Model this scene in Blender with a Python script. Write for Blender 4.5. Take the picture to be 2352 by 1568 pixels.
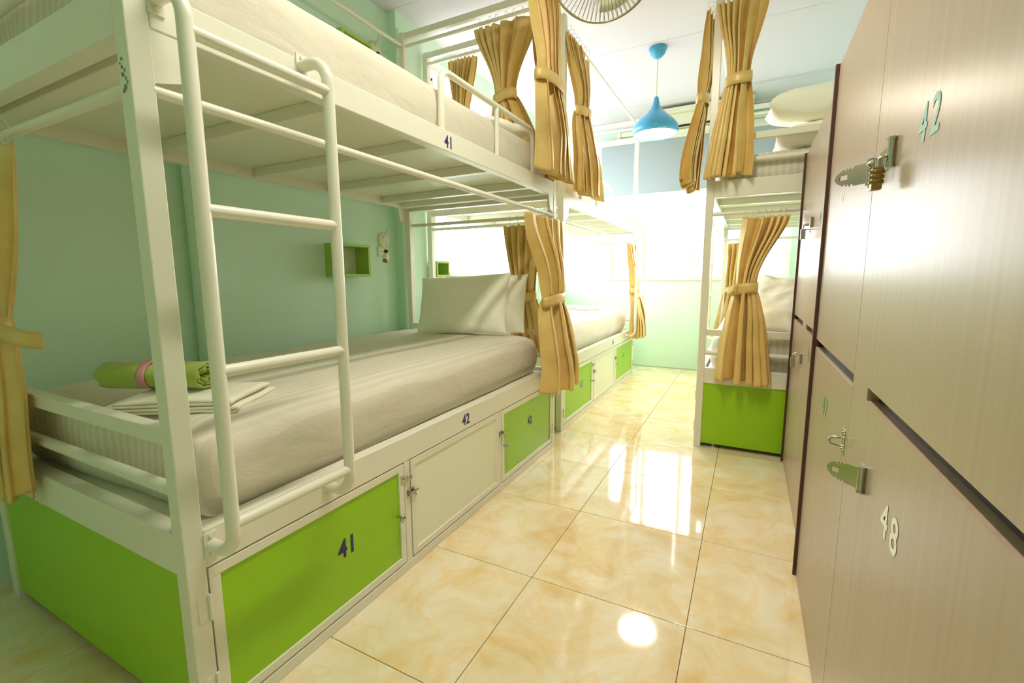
import bpy, bmesh, math, random
from mathutils import Vector, Matrix, noise
random.seed(7)
S = bpy.context.scene
for o in list(bpy.data.objects): bpy.data.objects.remove(o, do_unlink=True)
COL = S.collection
PI = math.pi

# ------------------------------------------------------------------ camera
cd = bpy.data.cameras.new('camera'); cam = bpy.data.objects.new('camera', cd); COL.objects.link(cam)
cd.sensor_width = 36.0; cd.lens = 1048.264 / 2352 * 36.0; cd.clip_start = 0.02
RX = Vector((0.88852734, 0.45879658, -0.00498674)); RY = Vector((0.05877063, -0.12458357, -0.99046704)); RZ = Vector((-0.45504416, 0.87976396, -0.13765967))
cam.matrix_world = Matrix(((RX.x, -RY.x, -RZ.x, 0), (RX.y, -RY.y, -RZ.y, 0), (RX.z, -RY.z, -RZ.z, 1.02), (0, 0, 0, 1)))
S.camera = cam

# ------------------------------------------------------------------ light and exposure
S.view_settings.view_transform = 'Standard'; S.view_settings.look = 'None'
S.view_settings.gamma = 1.0; S.view_settings.use_curve_mapping = False
S.view_settings.exposure = 0.57
S.cycles.max_bounces = 14; S.cycles.diffuse_bounces = 9
w = bpy.data.worlds.new('World'); S.world = w; w.use_nodes = True
bg = w.node_tree.nodes['Background']; bg.inputs[0].default_value = (1.0, 1.0, 0.97, 1); bg.inputs[1].default_value = 9.0
wt = w.node_tree; wc = wt.nodes.new('ShaderNodeTexCoord'); ws = wt.nodes.new('ShaderNodeSeparateXYZ'); wr = wt.nodes.new('ShaderNodeValToRGB')   # bright overcast sky above, paler ground below the horizon
wt.links.new(wc.outputs['Generated'], ws.inputs[0]); wm = wt.nodes.new('ShaderNodeMath'); wm.operation = 'MULTIPLY_ADD'; wm.inputs[1].default_value = .5; wm.inputs[2].default_value = .5
wt.links.new(ws.outputs[2], wm.inputs[0]); wt.links.new(wm.outputs[0], wr.inputs[0]); wt.links.new(wr.outputs[0], bg.inputs[0])
wr.color_ramp.elements[0].position = .44; wr.color_ramp.elements[0].color = (.28, .29, .29, 1); wr.color_ramp.elements[1].position = .52; wr.color_ramp.elements[1].color = (.93, .97, 1.0, 1)
def area(name, loc, rot, sx, sy, power=0, col=(1, 1, 1), portal=False):
    l = bpy.data.lights.new(name, 'AREA'); l.shape = 'RECTANGLE'; l.size = sx; l.size_y = sy; l.energy = power; l.color = col
    o = bpy.data.objects.new(name, l); COL.objects.link(o); o.location = loc; o.rotation_euler = rot
    if portal: l.cycles.is_portal = True
    return o
FW = (-1.46, 0.34, 1.01, 2.50)        # far window x0 x1 z0 z1
LW = (2.78, 5.20, 1.03, 2.60)         # left window y0 y1 z0 z1
area('daylight_portal', ((FW[0]+FW[1])/2, 5.42, (FW[2]+FW[3])/2), (-PI/2, 0, 0), FW[1]-FW[0], FW[3]-FW[2], portal=True)
area('daylight_portal', (-2.28, (LW[0]+LW[1])/2, (LW[2]+LW[3])/2), (0, -PI/2, 0), LW[3]-LW[2], LW[1]-LW[0], portal=True)

# ------------------------------------------------------------------ materials
def lin(c):
    return tuple((v/255/12.92 if v/255 <= .04045 else ((v/255+.055)/1.055)**2.4) for v in c) + (1.0,)
def mat(name, rgb, rough=.5, metal=0.0, bump=0.0, bscale=200.0, spec=.5, sheen=0.0, coat=0.0, var=0.0, vscale=3.0, emit=None):
    m = bpy.data.materials.new(name); m.use_nodes = True; nt = m.node_tree; p = nt.nodes['Principled BSDF']
    p.inputs['Base Color'].default_value = lin(rgb); p.inputs['Roughness'].default_value = rough; p.inputs['Metallic'].default_value = metal
    p.inputs['Specular IOR Level'].default_value = spec; p.inputs['Sheen Weight'].default_value = sheen; p.inputs['Coat Weight'].default_value = coat
    tc = nt.nodes.new('ShaderNodeTexCoord')
    if bump:
        n = nt.nodes.new('ShaderNodeTexNoise'); n.inputs['Scale'].default_value = bscale; n.inputs['Detail'].default_value = 3
        b = nt.nodes.new('ShaderNodeBump'); b.inputs['Strength'].default_value = bump; b.inputs['Distance'].default_value = .002
        nt.links.new(tc.outputs['Object'], n.inputs['Vector']); nt.links.new(n.outputs['Fac'], b.inputs['Height']); nt.links.new(b.outputs[0], p.inputs['Normal'])
    if var:
        n = nt.nodes.new('ShaderNodeTexNoise'); n.inputs['Scale'].default_value = vscale; n.inputs['Detail'].default_value = 4
        r = nt.nodes.new('ShaderNodeValToRGB'); a = lin(rgb); k = 1-var
        r.color_ramp.elements[0].color = (a[0]*k, a[1]*k, a[2]*k, 1); r.color_ramp.elements[1].color = a
        r.color_ramp.elements[0].position = .35; r.color_ramp.elements[1].position = .6
        nt.links.new(tc.outputs['Object'], n.inputs['Vector']); nt.links.new(n.outputs['Fac'], r.inputs[0]); nt.links.new(r.outputs[0], p.inputs['Base Color'])
    if emit:
        p.inputs['Emission Color'].default_value = lin(emit[0]); p.inputs['Emission Strength'].default_value = emit[1]
    return m
M = {}
M['wall'] = mat('mint_wall_paint', (210, 238, 219), .6, bump=.5, bscale=60, var=.05, vscale=1.5)
M['ceil'] = mat('ceiling_paint', (214, 211, 220), .7)
M['white'] = mat('white_metal_paint', (230, 228, 214), .28, bump=.08, bscale=90)
M['board'] = mat('white_board', (232, 234, 214), .35, bump=.05, bscale=30)
M['green'] = mat('lime_green_panel', (150, 202, 6), .33, bump=.04, bscale=120)
M['steel'] = mat('chrome_steel', (190, 190, 180), .18, metal=1.0)
M['brass'] = mat('old_brass', (150, 125, 70), .32, metal=1.0)
M['dark'] = mat('dark_parts_and_shadow_gaps', (40, 24, 20), .5)  # own dark colour of collars and carcass; paints the shade in slots and holes
M['ink'] = mat('navy_print', (38, 38, 110), .5)
M['ink_grey'] = mat('grey_blue_print', (120, 128, 140), .5)
M['ink_green'] = mat('green_print', (90, 170, 90), .5)
M['ink_cyan'] = mat('pale_cyan_print', (160, 205, 195), .5)
M['ink_white'] = mat('white_print', (250, 252, 240), .4)
M['lampblue'] = mat('sky_blue_enamel', (70, 165, 215), .25)
M['lampin'] = mat('lamp_glow', (255, 250, 235), .5, emit=((255, 235, 205), 14.0))
M['towel'] = mat('green_terry', (165, 185, 70), .95, bump=1.0, bscale=500, sheen=.4)
M['pink'] = mat('pink_band', (205, 140, 150), .6)
M['shelfgreen'] = mat('shelf_green', (160, 195, 80), .5)
M['plastic'] = mat('cream_plastic', (225, 228, 205), .4)
M['wire'] = mat('fan_wire', (165, 160, 125), .35, metal=.6)
M['brownedge'] = mat('brown_edge_band', (78, 44, 34), .4)

M['plastic_worn'] = mat('scraped_paint', (135, 130, 110), .6)
def nodemat(name):
    m = bpy.data.materials.new(name); m.use_nodes = True; nt = m.node_tree
    return m, nt, nt.nodes['Principled BSDF'], nt.nodes.new, nt.links.new
def ramp(nt, pts):
    r = nt.nodes.new('ShaderNodeValToRGB'); e = r.color_ramp.elements
    while len(e) < len(pts): e.new(.5)
    for i, (p, c) in enumerate(pts): e[i].position = p; e[i].color = lin(c)
    return r
# marble floor tile
m, nt, p, N, L = nodemat('cream_marble_tile'); M['tile'] = m
oi = N('ShaderNodeObjectInfo'); tc = N('ShaderNodeTexCoord'); mul = N('ShaderNodeVectorMath'); mul.operation = 'MULTIPLY_ADD'
mul.inputs[1].default_value = (37, 17, 9); L(oi.outputs['Random'], mul.inputs[0]); L(tc.outputs['Object'], mul.inputs[2])
n1 = N('ShaderNodeTexNoise'); n1.inputs['Scale'].default_value = 5; n1.inputs['Detail'].default_value = 8; n1.inputs['Roughness'].default_value = .62; n1.inputs['Distortion'].default_value = .9
L(mul.outputs[0], n1.inputs['Vector'])
r1 = ramp(nt, [(.34, (222, 196, 144)), (.47, (229, 212, 172)), (.62, (235, 224, 198))]); L(n1.outputs['Fac'], r1.inputs[0])
n2 = N('ShaderNodeTexNoise'); n2.inputs['Scale'].default_value = 3.2; n2.inputs['Detail'].default_value = 7; n2.inputs['Distortion'].default_value = 1.6; L(mul.outputs[0], n2.inputs['Vector'])
r2 = ramp(nt, [(.47, (0, 0, 0)), (.50, (255, 255, 255)), (.535, (0, 0, 0))]); L(n2.outputs['Fac'], r2.inputs[0])
mx = N('ShaderNodeMix'); mx.data_type = 'RGBA'; mx.inputs['B'].default_value = lin((236, 190, 105))
ml = N('ShaderNodeMath'); ml.operation = 'MULTIPLY'; ml.inputs[1].default_value = .33; L(r2.outputs[0], ml.inputs[0]); L(ml.outputs[0], mx.inputs['Factor']); L(r1.outputs[0], mx.inputs['A'])
L(mx.outputs['Result'], p.inputs['Base Color']); p.inputs['Roughness'].default_value = .06; p.inputs['Specular IOR Level'].default_value = .6
n3 = N('ShaderNodeTexNoise'); n3.inputs['Scale'].default_value = 9; L(tc.outputs['Object'], n3.inputs['Vector'])
bp = N('ShaderNodeBump'); bp.inputs['Strength'].default_value = .06; bp.inputs['Distance'].default_value = .003; L(n3.outputs['Fac'], bp.inputs['Height']); L(bp.outputs[0], p.inputs['Normal'])
M['grout'] = mat('grout', (150, 125, 90), .7)
# locker laminate with vertical grain
m, nt, p, N, L = nodemat('grey_oak_laminate'); M['lam'] = m
tc = N('ShaderNodeTexCoord'); mp = N('ShaderNodeMapping'); mp.inputs['Scale'].default_value = (60, 60, .9); L(tc.outputs['Object'], mp.inputs[0])
n1 = N('ShaderNodeTexNoise'); n1.inputs['Scale'].default_value = 1.3; n1.inputs['Detail'].default_value = 6; L(mp.outputs[0], n1.inputs['Vector'])
r1 = ramp(nt, [(.3, (172, 152, 130)), (.5, (178, 158, 136)), (.72, (184, 165, 143))]); L(n1.outputs['Fac'], r1.inputs[0]); L(r1.outputs[0], p.inputs['Base Color'])
p.inputs['Roughness'].default_value = .31; p.inputs['Specular IOR Level'].default_value = .36
bp = N('ShaderNodeBump'); bp.inputs['Strength'].default_value = .12; bp.inputs['Distance'].default_value = .001; L(n1.outputs['Fac'], bp.inputs['Height']); L(bp.outputs[0], p.inputs['Normal'])
# satin curtain
m, nt, p, N, L = nodemat('gold_satin'); M['gold'] = m
tc = N('ShaderNodeTexCoord'); n1 = N('ShaderNodeTexNoise'); n1.inputs['Scale'].default_value = 9; n1.inputs['Detail'].default_value = 3; L(tc.outputs['Object'], n1.inputs['Vector'])
r1 = ramp(nt, [(.3, (212, 178, 104)), (.7, (228, 198, 128))]); L(n1.outputs['Fac'], r1.inputs[0]); L(r1.outputs[0], p.inputs['Base Color'])
p.inputs['Roughness'].default_value = .38; p.inputs['Sheen Weight'].default_value = .25; p.inputs['Sheen Tint'].default_value = lin((255, 225, 160)); p.inputs['Metallic'].default_value = .1
w1 = N('ShaderNodeTexWave'); w1.bands_direction = 'Z'; w1.inputs['Scale'].default_value = 260; w1.inputs['Distortion'].default_value = 2; L(tc.outputs['Object'], w1.inputs['Vector'])
bp = N('ShaderNodeBump'); bp.inputs['Strength'].default_value = .12; bp.inputs['Distance'].default_value = .0006; L(w1.outputs['Fac'], bp.inputs['Height']); L(bp.outputs[0], p.inputs['Normal'])
p.inputs['Subsurface Weight'].default_value = 0.0
# striped white bed sheet
def sheetmat(name, rgb, stripes):
    m, nt, p, N, L = nodemat(name)
    tc = N('ShaderNodeTexCoord'); a = lin(rgb)
    p.inputs['Base Color'].default_value = a; p.inputs['Roughness'].default_value = .75; p.inputs['Sheen Weight'].default_value = .2
    n1 = N('ShaderNodeTexNoise'); n1.inputs['Scale'].default_value = 7; n1.inputs['Detail'].default_value = 5; n1.inputs['Distortion'].default_value = .8
    mp = N('ShaderNodeMapping'); mp.inputs['Scale'].default_value = (1.6, .7, 1.6); L(tc.outputs['Object'], mp.inputs[0]); L(mp.outputs[0], n1.inputs['Vector'])
    bp = N('ShaderNodeBump'); bp.inputs['Strength'].default_value = .55; bp.inputs['Distance'].default_value = .012; L(n1.outputs['Fac'], bp.inputs['Height']); L(bp.outputs[0], p.inputs['Normal'])
    if stripes:
        w1 = N('ShaderNodeTexWave'); w1.bands_direction = 'X'; w1.inputs['Scale'].default_value = 9.5; L(tc.outputs['Object'], w1.inputs['Vector'])
        r = N('ShaderNodeValToRGB'); r.color_ramp.elements[0].position = .42; r.color_ramp.elements[1].position = .58
        r.color_ramp.elements[0].color = (a[0]*.90, a[1]*.90, a[2]*.88, 1); r.color_ramp.elements[1].color = a
        L(w1.outputs['Fac'], r.inputs[0]); L(r.outputs[0], p.inputs['Base Color'])
    return m
M['sheet'] = sheetmat('striped_satin_sheet', (220, 213, 198), True)
M['linen'] = sheetmat('plain_white_linen', (230, 226, 206), False); M['case'] = sheetmat('white_pillowcase', (250, 248, 236), False)
# window glass: clear, faint reflection
m = bpy.data.materials.new('window_glass'); m.use_nodes = True; nt = m.node_tree; nt.nodes.remove(nt.nodes['Principled BSDF'])
t = nt.nodes.new('ShaderNodeBsdfTransparent'); g = nt.nodes.new('ShaderNodeBsdfGlossy'); g.inputs['Roughness'].default_value = .02
f = nt.nodes.new('ShaderNodeFresnel'); f.inputs[0].default_value = 1.3; mxs = nt.nodes.new('ShaderNodeMixShader')
ge = nt.nodes.new('ShaderNodeNewGeometry'); sb = nt.nodes.new('ShaderNodeMath'); sb.operation = 'SUBTRACT'; sb.inputs[0].default_value = 1; nt.links.new(ge.outputs['Backfacing'], sb.inputs[1])
mm_ = nt.nodes.new('ShaderNodeMath'); mm_.operation = 'MULTIPLY'; nt.links.new(f.outputs[0], mm_.inputs[0]); nt.links.new(sb.outputs[0], mm_.inputs[1])
nt.links.new(mm_.outputs[0], mxs.inputs[0]); nt.links.new(t.outputs[0], mxs.inputs[1]); nt.links.new(g.outputs[0], mxs.inputs[2]); nt.links.new(mxs.outputs[0], nt.nodes['Material Output'].inputs[0])
M['glass'] = m
# roller blind: translucent fabric
m = bpy.data.materials.new('blind_fabric'); m.use_nodes = True; nt = m.node_tree; nt.nodes.remove(nt.nodes['Principled BSDF'])
d = nt.nodes.new('ShaderNodeBsdfDiffuse'); d.inputs[0].default_value = lin((170, 182, 188)); t = nt.nodes.new('ShaderNodeBsdfTranslucent'); t.inputs[0].default_value = lin((110, 128, 138))
mxs = nt.nodes.new('ShaderNodeMixShader'); mxs.inputs[0].default_value = .12
nt.links.new(d.outputs[0], mxs.inputs[1]); nt.links.new(t.outputs[0], mxs.inputs[2]); nt.links.new(mxs.outputs[0], nt.nodes['Material Output'].inputs[0])
M['blind'] = m

# ------------------------------------------------------------------ mesh helpers
class MB:
    def __init__(s): s.v = []; s.f = []; s.sm = []
    def add(s, vs, fs, smooth=False):
        b = len(s.v); s.v += [tuple(v) for v in vs]; s.f += [tuple(b+i for i in f) for f in fs]; s.sm += [smooth]*len(fs); return s
    def box(s, a, b, inset=0):
        x0, x1 = sorted((a[0], b[0])); y0, y1 = sorted((a[1], b[1])); z0, z1 = sorted((a[2], b[2]))
        vs = [(x0, y0, z0), (x1, y0, z0), (x1, y1, z0), (x0, y1, z0), (x0, y0, z1), (x1, y0, z1), (x1, y1, z1), (x0, y1, z1)]
        return s.add(vs, [(0, 3, 2, 1), (4, 5, 6, 7), (0, 1, 5, 4), (1, 2, 6, 5), (2, 3, 7, 6), (3, 0, 4, 7)])
    def tube(s, path, r, n=12, cap=True, closed=False):
        P = [Vector(p) for p in path]; k = len(P); rings = []
        up = None
        for i, p in enumerate(P):
            if closed: d = P[(i+1) % k]-P[i-1]
            else: d = P[min(i+1, k-1)]-P[max(i-1, 0)]
            d.normalize()
            if up is None: up = Vector((0, 0, 1)) if abs(d.z) < .9 else Vector((1, 0, 0))
            a = d.cross(up)
            if a.length < 1e-4: a = d.cross(Vector((0, 1, 0)))
            a.normalize(); b = a.cross(d); up = b
            rr = r[i] if isinstance(r, (list, tuple)) else r
            rings.append([p+a*math.cos(2*PI*j/n)*rr+b*math.sin(2*PI*j/n)*rr for j in range(n)])
        vs = [v for R in rings for v in R]; fs = []
        for i in range(k if closed else k-1):
            i2 = (i+1) % k
            for j in range(n): fs.append((i*n+j, i*n+(j+1) % n, i2*n+(j+1) % n, i2*n+j))
        s.add(vs, fs, True)
        if cap and not closed:
            s.add(rings[0], [tuple(range(n))][::-1]); s.add(rings[-1], [tuple(range(n-1, -1, -1))])
        return s
    def lathe(s, c, prof, n=40, axis='z'):
        vs = []; fs = []; k = len(prof)
        for r, z in prof:
            for j in range(n):
                a = 2*PI*j/n; x, y = r*math.cos(a), r*math.sin(a)
                if axis == 'z': vs.append((c[0]+x, c[1]+y, c[2]+z))
                elif axis == 'x': vs.append((c[0]+z, c[1]+x, c[2]+y))
                else: vs.append((c[0]+x, c[1]+z, c[2]+y))
        for i in range(k-1):
            for j in range(n): fs.append((i*n+j, i*n+(j+1) % n, (i+1)*n+(j+1) % n, (i+1)*n+j))
        return s.add(vs, fs, True)
    def build(s, name, m, parent=None, bevel=0, kind=None, solid=0, sub=0, weld=False):
        me = bpy.data.meshes.new(name); off = Vector((0, 0, 0))
        if parent is not None:
            q = parent
            while q is not None: off += q.location; q = q.parent
        me.from_pydata([Vector(v)-off for v in s.v], [], s.f); me.polygons.foreach_set('use_smooth', s.sm)
        bm = bmesh.new(); bm.from_mesh(me)
        if weld: bmesh.ops.remove_doubles(bm, verts=bm.verts, dist=1e-5)
        bmesh.ops.recalc_face_normals(bm, faces=bm.faces); bm.to_mesh(me); bm.free()
        me.materials.append(m); o = bpy.data.objects.new(name, me); COL.objects.link(o)
        if parent is not None: o.parent = parent
        if bevel:
            b = o.modifiers.new('bevel', 'BEVEL'); b.width = bevel; b.segments = 2; b.limit_method = 'ANGLE'; b.harden_normals = False
        if sub: b = o.modifiers.new('sub', 'SUBSURF'); b.levels = sub; b.render_levels = sub
        if solid: b = o.modifiers.new('solid', 'SOLIDIFY'); b.thickness = solid; b.offset = 0
        if kind: o['kind'] = kind
        return o
def base(o, loc):   # moves a top-level mesh's origin to its base without moving the mesh
    L_ = Vector(loc); o.data.transform(Matrix.Translation(-L_)); o.location = L_; return o
def thing(name, label, cat, loc, group=None):
    o = bpy.data.objects.new(name, None); COL.objects.link(o); o.location = loc; o.empty_display_size = .1
    return tag(o, label, cat, group)
def tag(o, label, cat, group=None):
    o['label'] = label; o['category'] = cat
    if group: o['group'] = group
    return o
def arc(c, r, a0, a1, u, v, n=8):
    c, u, v = Vector(c), Vector(u), Vector(v)
    return [c+u*r*math.cos(a0+(a1-a0)*i/n)+v*r*math.sin(a0+(a1-a0)*i/n) for i in range(n+1)]

# numbers: text outline turned into a thin mesh laid on a plane
_fc = {}
def number(txt, org, right, up, h, m, parent, name='number_print', squash=.85, t=.0006, bold=.030):
    key = (txt, bold)
    if key not in _fc:
        c = bpy.data.curves.new('f', 'FONT'); c.body = txt; c.size = 1; c.offset = bold; c.resolution_u = 4; c.space_character = 1.08+4*max(0, .03-bold)*5
        o = bpy.data.objects.new('f', c); COL.objects.link(o); dg = bpy.context.evaluated_depsgraph_get(); dg.update()
        me = bpy.data.meshes.new_from_object(o.evaluated_get(dg)); vs = [v.co.copy() for v in me.vertices]; fs = [tuple(p.vertices) for p in me.polygons]
        bpy.data.objects.remove(o); bpy.data.meshes.remove(me); _fc[key] = (vs, fs)
    vs, fs = _fc[key]
    x0 = min(v.x for v in vs); x1 = max(v.x for v in vs); y0 = min(v.y for v in vs); y1 = max(v.y for v in vs); k = h/(y1-y0)
    R, U, O = Vector(right), Vector(up), Vector(org); nrm = R.cross(U).normalized()
    b = MB(); b.add([O+R*((v.x-(x0+x1)/2)*k*squash)+U*((v.y-(y0+y1)/2)*k)+nrm*t for v in vs], fs)
    return b.build(name, m, parent)

# ------------------------------------------------------------------ the room
ZC = 2.73; XW = -2.20; XR = 0.88; YF = 5.35; YN = -1.30
def struct(mb, name, m, **k): return mb.build(name, m, kind='structure', **k)
fl = struct(MB().box((XW-.15, YN-.1, -.06), (XR+.15, YF+.15, -.004)), 'floor', M['grout'])
tm = None; gx, gy = -.607-.5*4, 1.30-.5*6
for i in range(8):
    for j in range(14):
        x0, y0 = gx+i*.5, gy+j*.5025
        if x0+.5 < XW-.12 or x0 > XR+.1 or y0 < YN-.45 or y0 > YF: continue
        if tm is None:
            o = MB().box((-.249, -.2502, -.004), (.249, .2502, 0)).build('floor_tile', M['tile'], fl, bevel=.0012); tm = o.data
        else:
            o = bpy.data.objects.new('floor_tile', tm); COL.objects.link(o); o.parent = fl
            b = o.modifiers.new('bevel', 'BEVEL'); b.width = .0012; b.segments = 2
        o.location = (x0+.25, y0+.25, 0)
ce = struct(MB().box((XW-.15, YN-.1, ZC+.006), (XR+.15, YF+.15, ZC+.1)), 'ceiling', M['ceil'])
ys = [YN, .05, 1.27, 2.49, 3.71, 4.93, YF]
for a, b in zip(ys, ys[1:]): MB().box((XW, a+.0015, ZC), (XR, b-.0015, ZC+.006)).build('ceiling_panel', M['ceil'], ce)
wl = MB().box((XW-.15, YN-.1, 0), (XW, 2.50, ZC)).box((XW-.15, 2.50, 0), (-2.13, LW[0], ZC)).box((XW-.15, LW[0], 0), (-2.15, LW[1], LW[2])).box((XW-.15, LW[0], LW[3]), (-2.15, LW[1], ZC)).box((XW-.15, LW[1], 0), (-2.15, YF+.15, ZC))
struct(wl, 'wall_left', M['wall'])
wf = MB().box((-2.15, YF, 0), (FW[0], YF+.15, ZC)).box((FW[1], YF, 0), (XR+.15, YF+.15, ZC)).box((FW[0], YF, 0), (FW[1], YF+.15, FW[2])).box((FW[0], YF, FW[3]), (FW[1], YF+.15, ZC))
struct(wf, 'wall_far', M['wall'])
struct(MB().box((XR, YN-.1, 0), (XR+.15, YF, ZC)), 'wall_right', M['wall'])
wn = MB().box((XW, YN-.12, 0), (XR, YN, ZC))
struct(wn, 'wall_near', M['wall'])
struct(MB().box((-2.15, YF-.025, 2.655), (XR, YF, 2.685)).box((-2.15, YF-.045, 2.70), (XR, YF, ZC)), 'trim_1', M['ceil'], bevel=.004)
struct(MB().box((-2.15, YF-.004, 0), (XR, YF, .018)), 'baseboard_far', M['wall'])
# windows
def window_x(name, x0, x1, z0, z1, y, mull):
    fr = MB(); t = .035
    fr.box((x0, y-.03, z0), (x1, y+.03, z0+t)).box((x0, y-.03, z1-t), (x1, y+.03, z1)).box((x0, y-.03, z0+t), (x0+t, y+.03, z1-t)).box((x1-t, y-.03, z0+t), (x1, y+.03, z1-t))
    o = struct(fr, name, M['white']); e = [x0+t]+mull+[x1-t]
    for mm in mull: MB().box((mm-.022, y-.025, z0+t), (mm+.022, y+.025, z1-t)).build('window_mullion', M['white'], o, bevel=.003)
    for a, b in zip(e, e[1:]): MB().box((a, y-.003, z0+t), (b, y+.003, z1-t)).build('window_pane', M['glass'], o)
    return o
wo = window_x('window_1', FW[0], FW[1], FW[2], FW[3], YF+.07, [-1.02, -.60, -.12])
MB().box((FW[0]-.02, YF-.02, FW[2]-.025), (FW[1]+.02, YF-.0005, FW[2]+.004)).build('window_sill', M['white'], wo, bevel=.003)
fr = MB(); y0, y1, z0, z1 = LW; t = .035; X_ = -2.22
fr.box((X_-.03, y0, z0), (X_+.03, y1, z0+t)).box((X_-.03, y0, z1-t), (X_+.03, y1, z1)).box((X_-.03, y0, z0+t), (X_+.03, y0+t, z1-t)).box((X_-.03, y1-t, z0+t), (X_+.03, y1, z1-t))
wo = struct(fr, 'window_2', M['white'])
MB().box((X_-.025, 4.25, z0+t), (X_+.025, 4.30, z1-t)).build('window_mullion', M['white'], wo)
for a, b in ((y0+t, 4.25), (4.30, y1-t)): MB().box((X_-.003, a, z0+t), (X_+.003, b, z1-t)).build('window_pane', M['glass'], wo)
MB().box((-2.20, y0-.0, z0-.02), (-2.13, y1, z0)).build('window_sill', M['white'], wo, bevel=.003)
# painted pipe on the left wall
pp = MB().tube([(-2.155, 1.185, 0), (-2.155, 1.185, ZC)], .04, 24).build('wall_pipe', M['wall'])
base(pp, (-2.155, 1.185, 0)); tag(pp, 'vertical mint painted pipe running up the left wall behind the nearest bunk', 'pipe')
pp = MB().tube([(-2.10, 2.478, 0), (-2.10, 2.478, 2.6)], .016, 16).build('wall_pipe', M['wall'])
base(pp, (-2.10, 2.478, 0)); tag(pp, 'thin mint conduit in the corner beside the wall pilaster', 'pipe')

# roller blinds and their track
def blind(x0, x1, label, zb):
    t_ = thing('roller_blind', label, 'blind', (x0, YF-.05, zb), 'roller blinds on the far window')
    MB().box((x0, YF-.052, zb), (x1, YF-.050, 2.49)).build('blind_fabric', M['blind'], t_)
    MB().tube([(x0, YF-.052, 2.50), (x1, YF-.052, 2.50)], .022, 16).build('roller', M['white'], t_)
    MB().box((x0, YF-.06, zb-.012), (x1, YF-.042, zb+.004)).build('bottom_bar', M['white'], t_, bevel=.002)
    MB().box((x0-.006, YF-.08, 2.485), (x1+.006, YF-.02, 2.535)).build('cassette', M['white'], t_, bevel=.004)
blind(-1.58, -.625, 'wide pale roller blind left of the gap on the far window', 1.93)
blind(-.575, .36, 'pale roller blind right of the gap, behind the right bunk', 1.93)
t_ = MB().box((-1.40, YF-.07, 2.555), (.36, YF, 2.60)); 
for i in range(6): t_.box((-1.38+.3*i, YF-.085, 2.54), (-1.365+.3*i, YF, 2.61))
tr = t_.build('curtain_track', M['white'], bevel=.003); base(tr, (-1.4, YF-.03, 2.555)); tag(tr, 'white metal track above the roller blinds on the far wall', 'track')
# air conditioner
ac = thing('air_conditioner', 'cream split air conditioner high on the far wall behind the blue lamp', 'air conditioner', (-.5, 5.2, 2.46))
MB().box((-.96, 5.08, 2.50), (-.10, YF-.046, 2.66)).build('housing', M['plastic'], ac, bevel=.02)
MB().box((-1.0, 5.04, 2.655), (-.06, YF-.046, 2.70)).build('top_cover', M['plastic'], ac, bevel=.004)
MB().box((-.94, 5.075, 2.515), (-.12, 5.10, 2.535)).build('air_outlet', M['dark'], ac)
MB().box((-.94, 5.06, 2.475), (-.12, 5.15, 2.487)).build('louvre', M['plastic'], ac, bevel=.003)

# pendant lamp
def pendant(x, y, label):
    t_ = thing('pendant_lamp', label, 'lamp', (x, y, ZC), 'blue pendant lamps over the aisle')
    MB().lathe((x, y, ZC), [(0.001, 0), (.062, 0), (.066, -.012), (.052, -.045), (.028, -.070), (.012, -.078), (.001, -.078)]).build('ceiling_rose', M['lampblue'], t_)
    MB().tube([(x, y, ZC-.07), (x, y, 2.36)], .004, 8).build('cord', M['plastic'], t_)
    pr = [(.006, 2.385), (.016, 2.375), (.020, 2.35), (.026, 2.325), (.04, 2.295), (.07, 2.262), (.105, 2.232), (.14, 2.200), (.162, 2.170), (.170, 2.145), (.168, 2.125), (.160, 2.108)]
    s_ = MB().lathe((x, y, 0), pr, 56).build('lamp_shade', M['lampblue'], t_, solid=.003)
    MB().lathe((x, y, 0), [(.001, 2.118), (.10, 2.116), (.156, 2.112)], 48).build('diffuser', M['lampin'], t_)
    l = bpy.data.lights.new('lamp_light', 'AREA'); l.shape = 'DISK'; l.size = .28; l.energy = LAMP_W; l.color = (1.0, .93, .82)
    o = bpy.data.objects.new('lamp_light', l); COL.objects.link(o); o.location = (x, y, 2.105)
    return t_
LAMP_W = 6
def added_fill_tube(x, y0, y1, watts):  # fixture added out of view to brighten the near aisle
    t_ = thing('added_fill_tube', 'added white fluorescent tube fixture on the ceiling, unseen fill light for the near aisle', 'lamp', (x, (y0+y1)/2, ZC))
    MB().box((x-.045, y0, ZC-.035), (x+.045, y1, ZC)).build('housing', M['white'], t_, bevel=.004)
    for q in (y0+.005, y1-.025): MB().box((x-.02, q, ZC-.085), (x+.02, q+.02, ZC-.035)).build('lamp_holder', M['plastic'], t_, bevel=.003)
    MB().tube([(x, y0+.02, ZC-.065), (x, y1-.02, ZC-.065)], .013, 16).build('tube', M['lampin'], t_)
    l = bpy.data.lights.new('fill_tube_glow', 'AREA'); l.shape = 'RECTANGLE'; l.size = .12; l.size_y = y1-y0; l.energy = watts; l.color = (1.0, .93, .80)
    o = bpy.data.objects.new('fill_tube_glow', l); COL.objects.link(o); o.location = (x, (y0+y1)/2, ZC-.09)
added_fill_tube(-.30, .50, 1.70, 20)
pendant(-.715, 3.80, 'sky blue teardrop pendant lamp, lit, hanging over the aisle')

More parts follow.
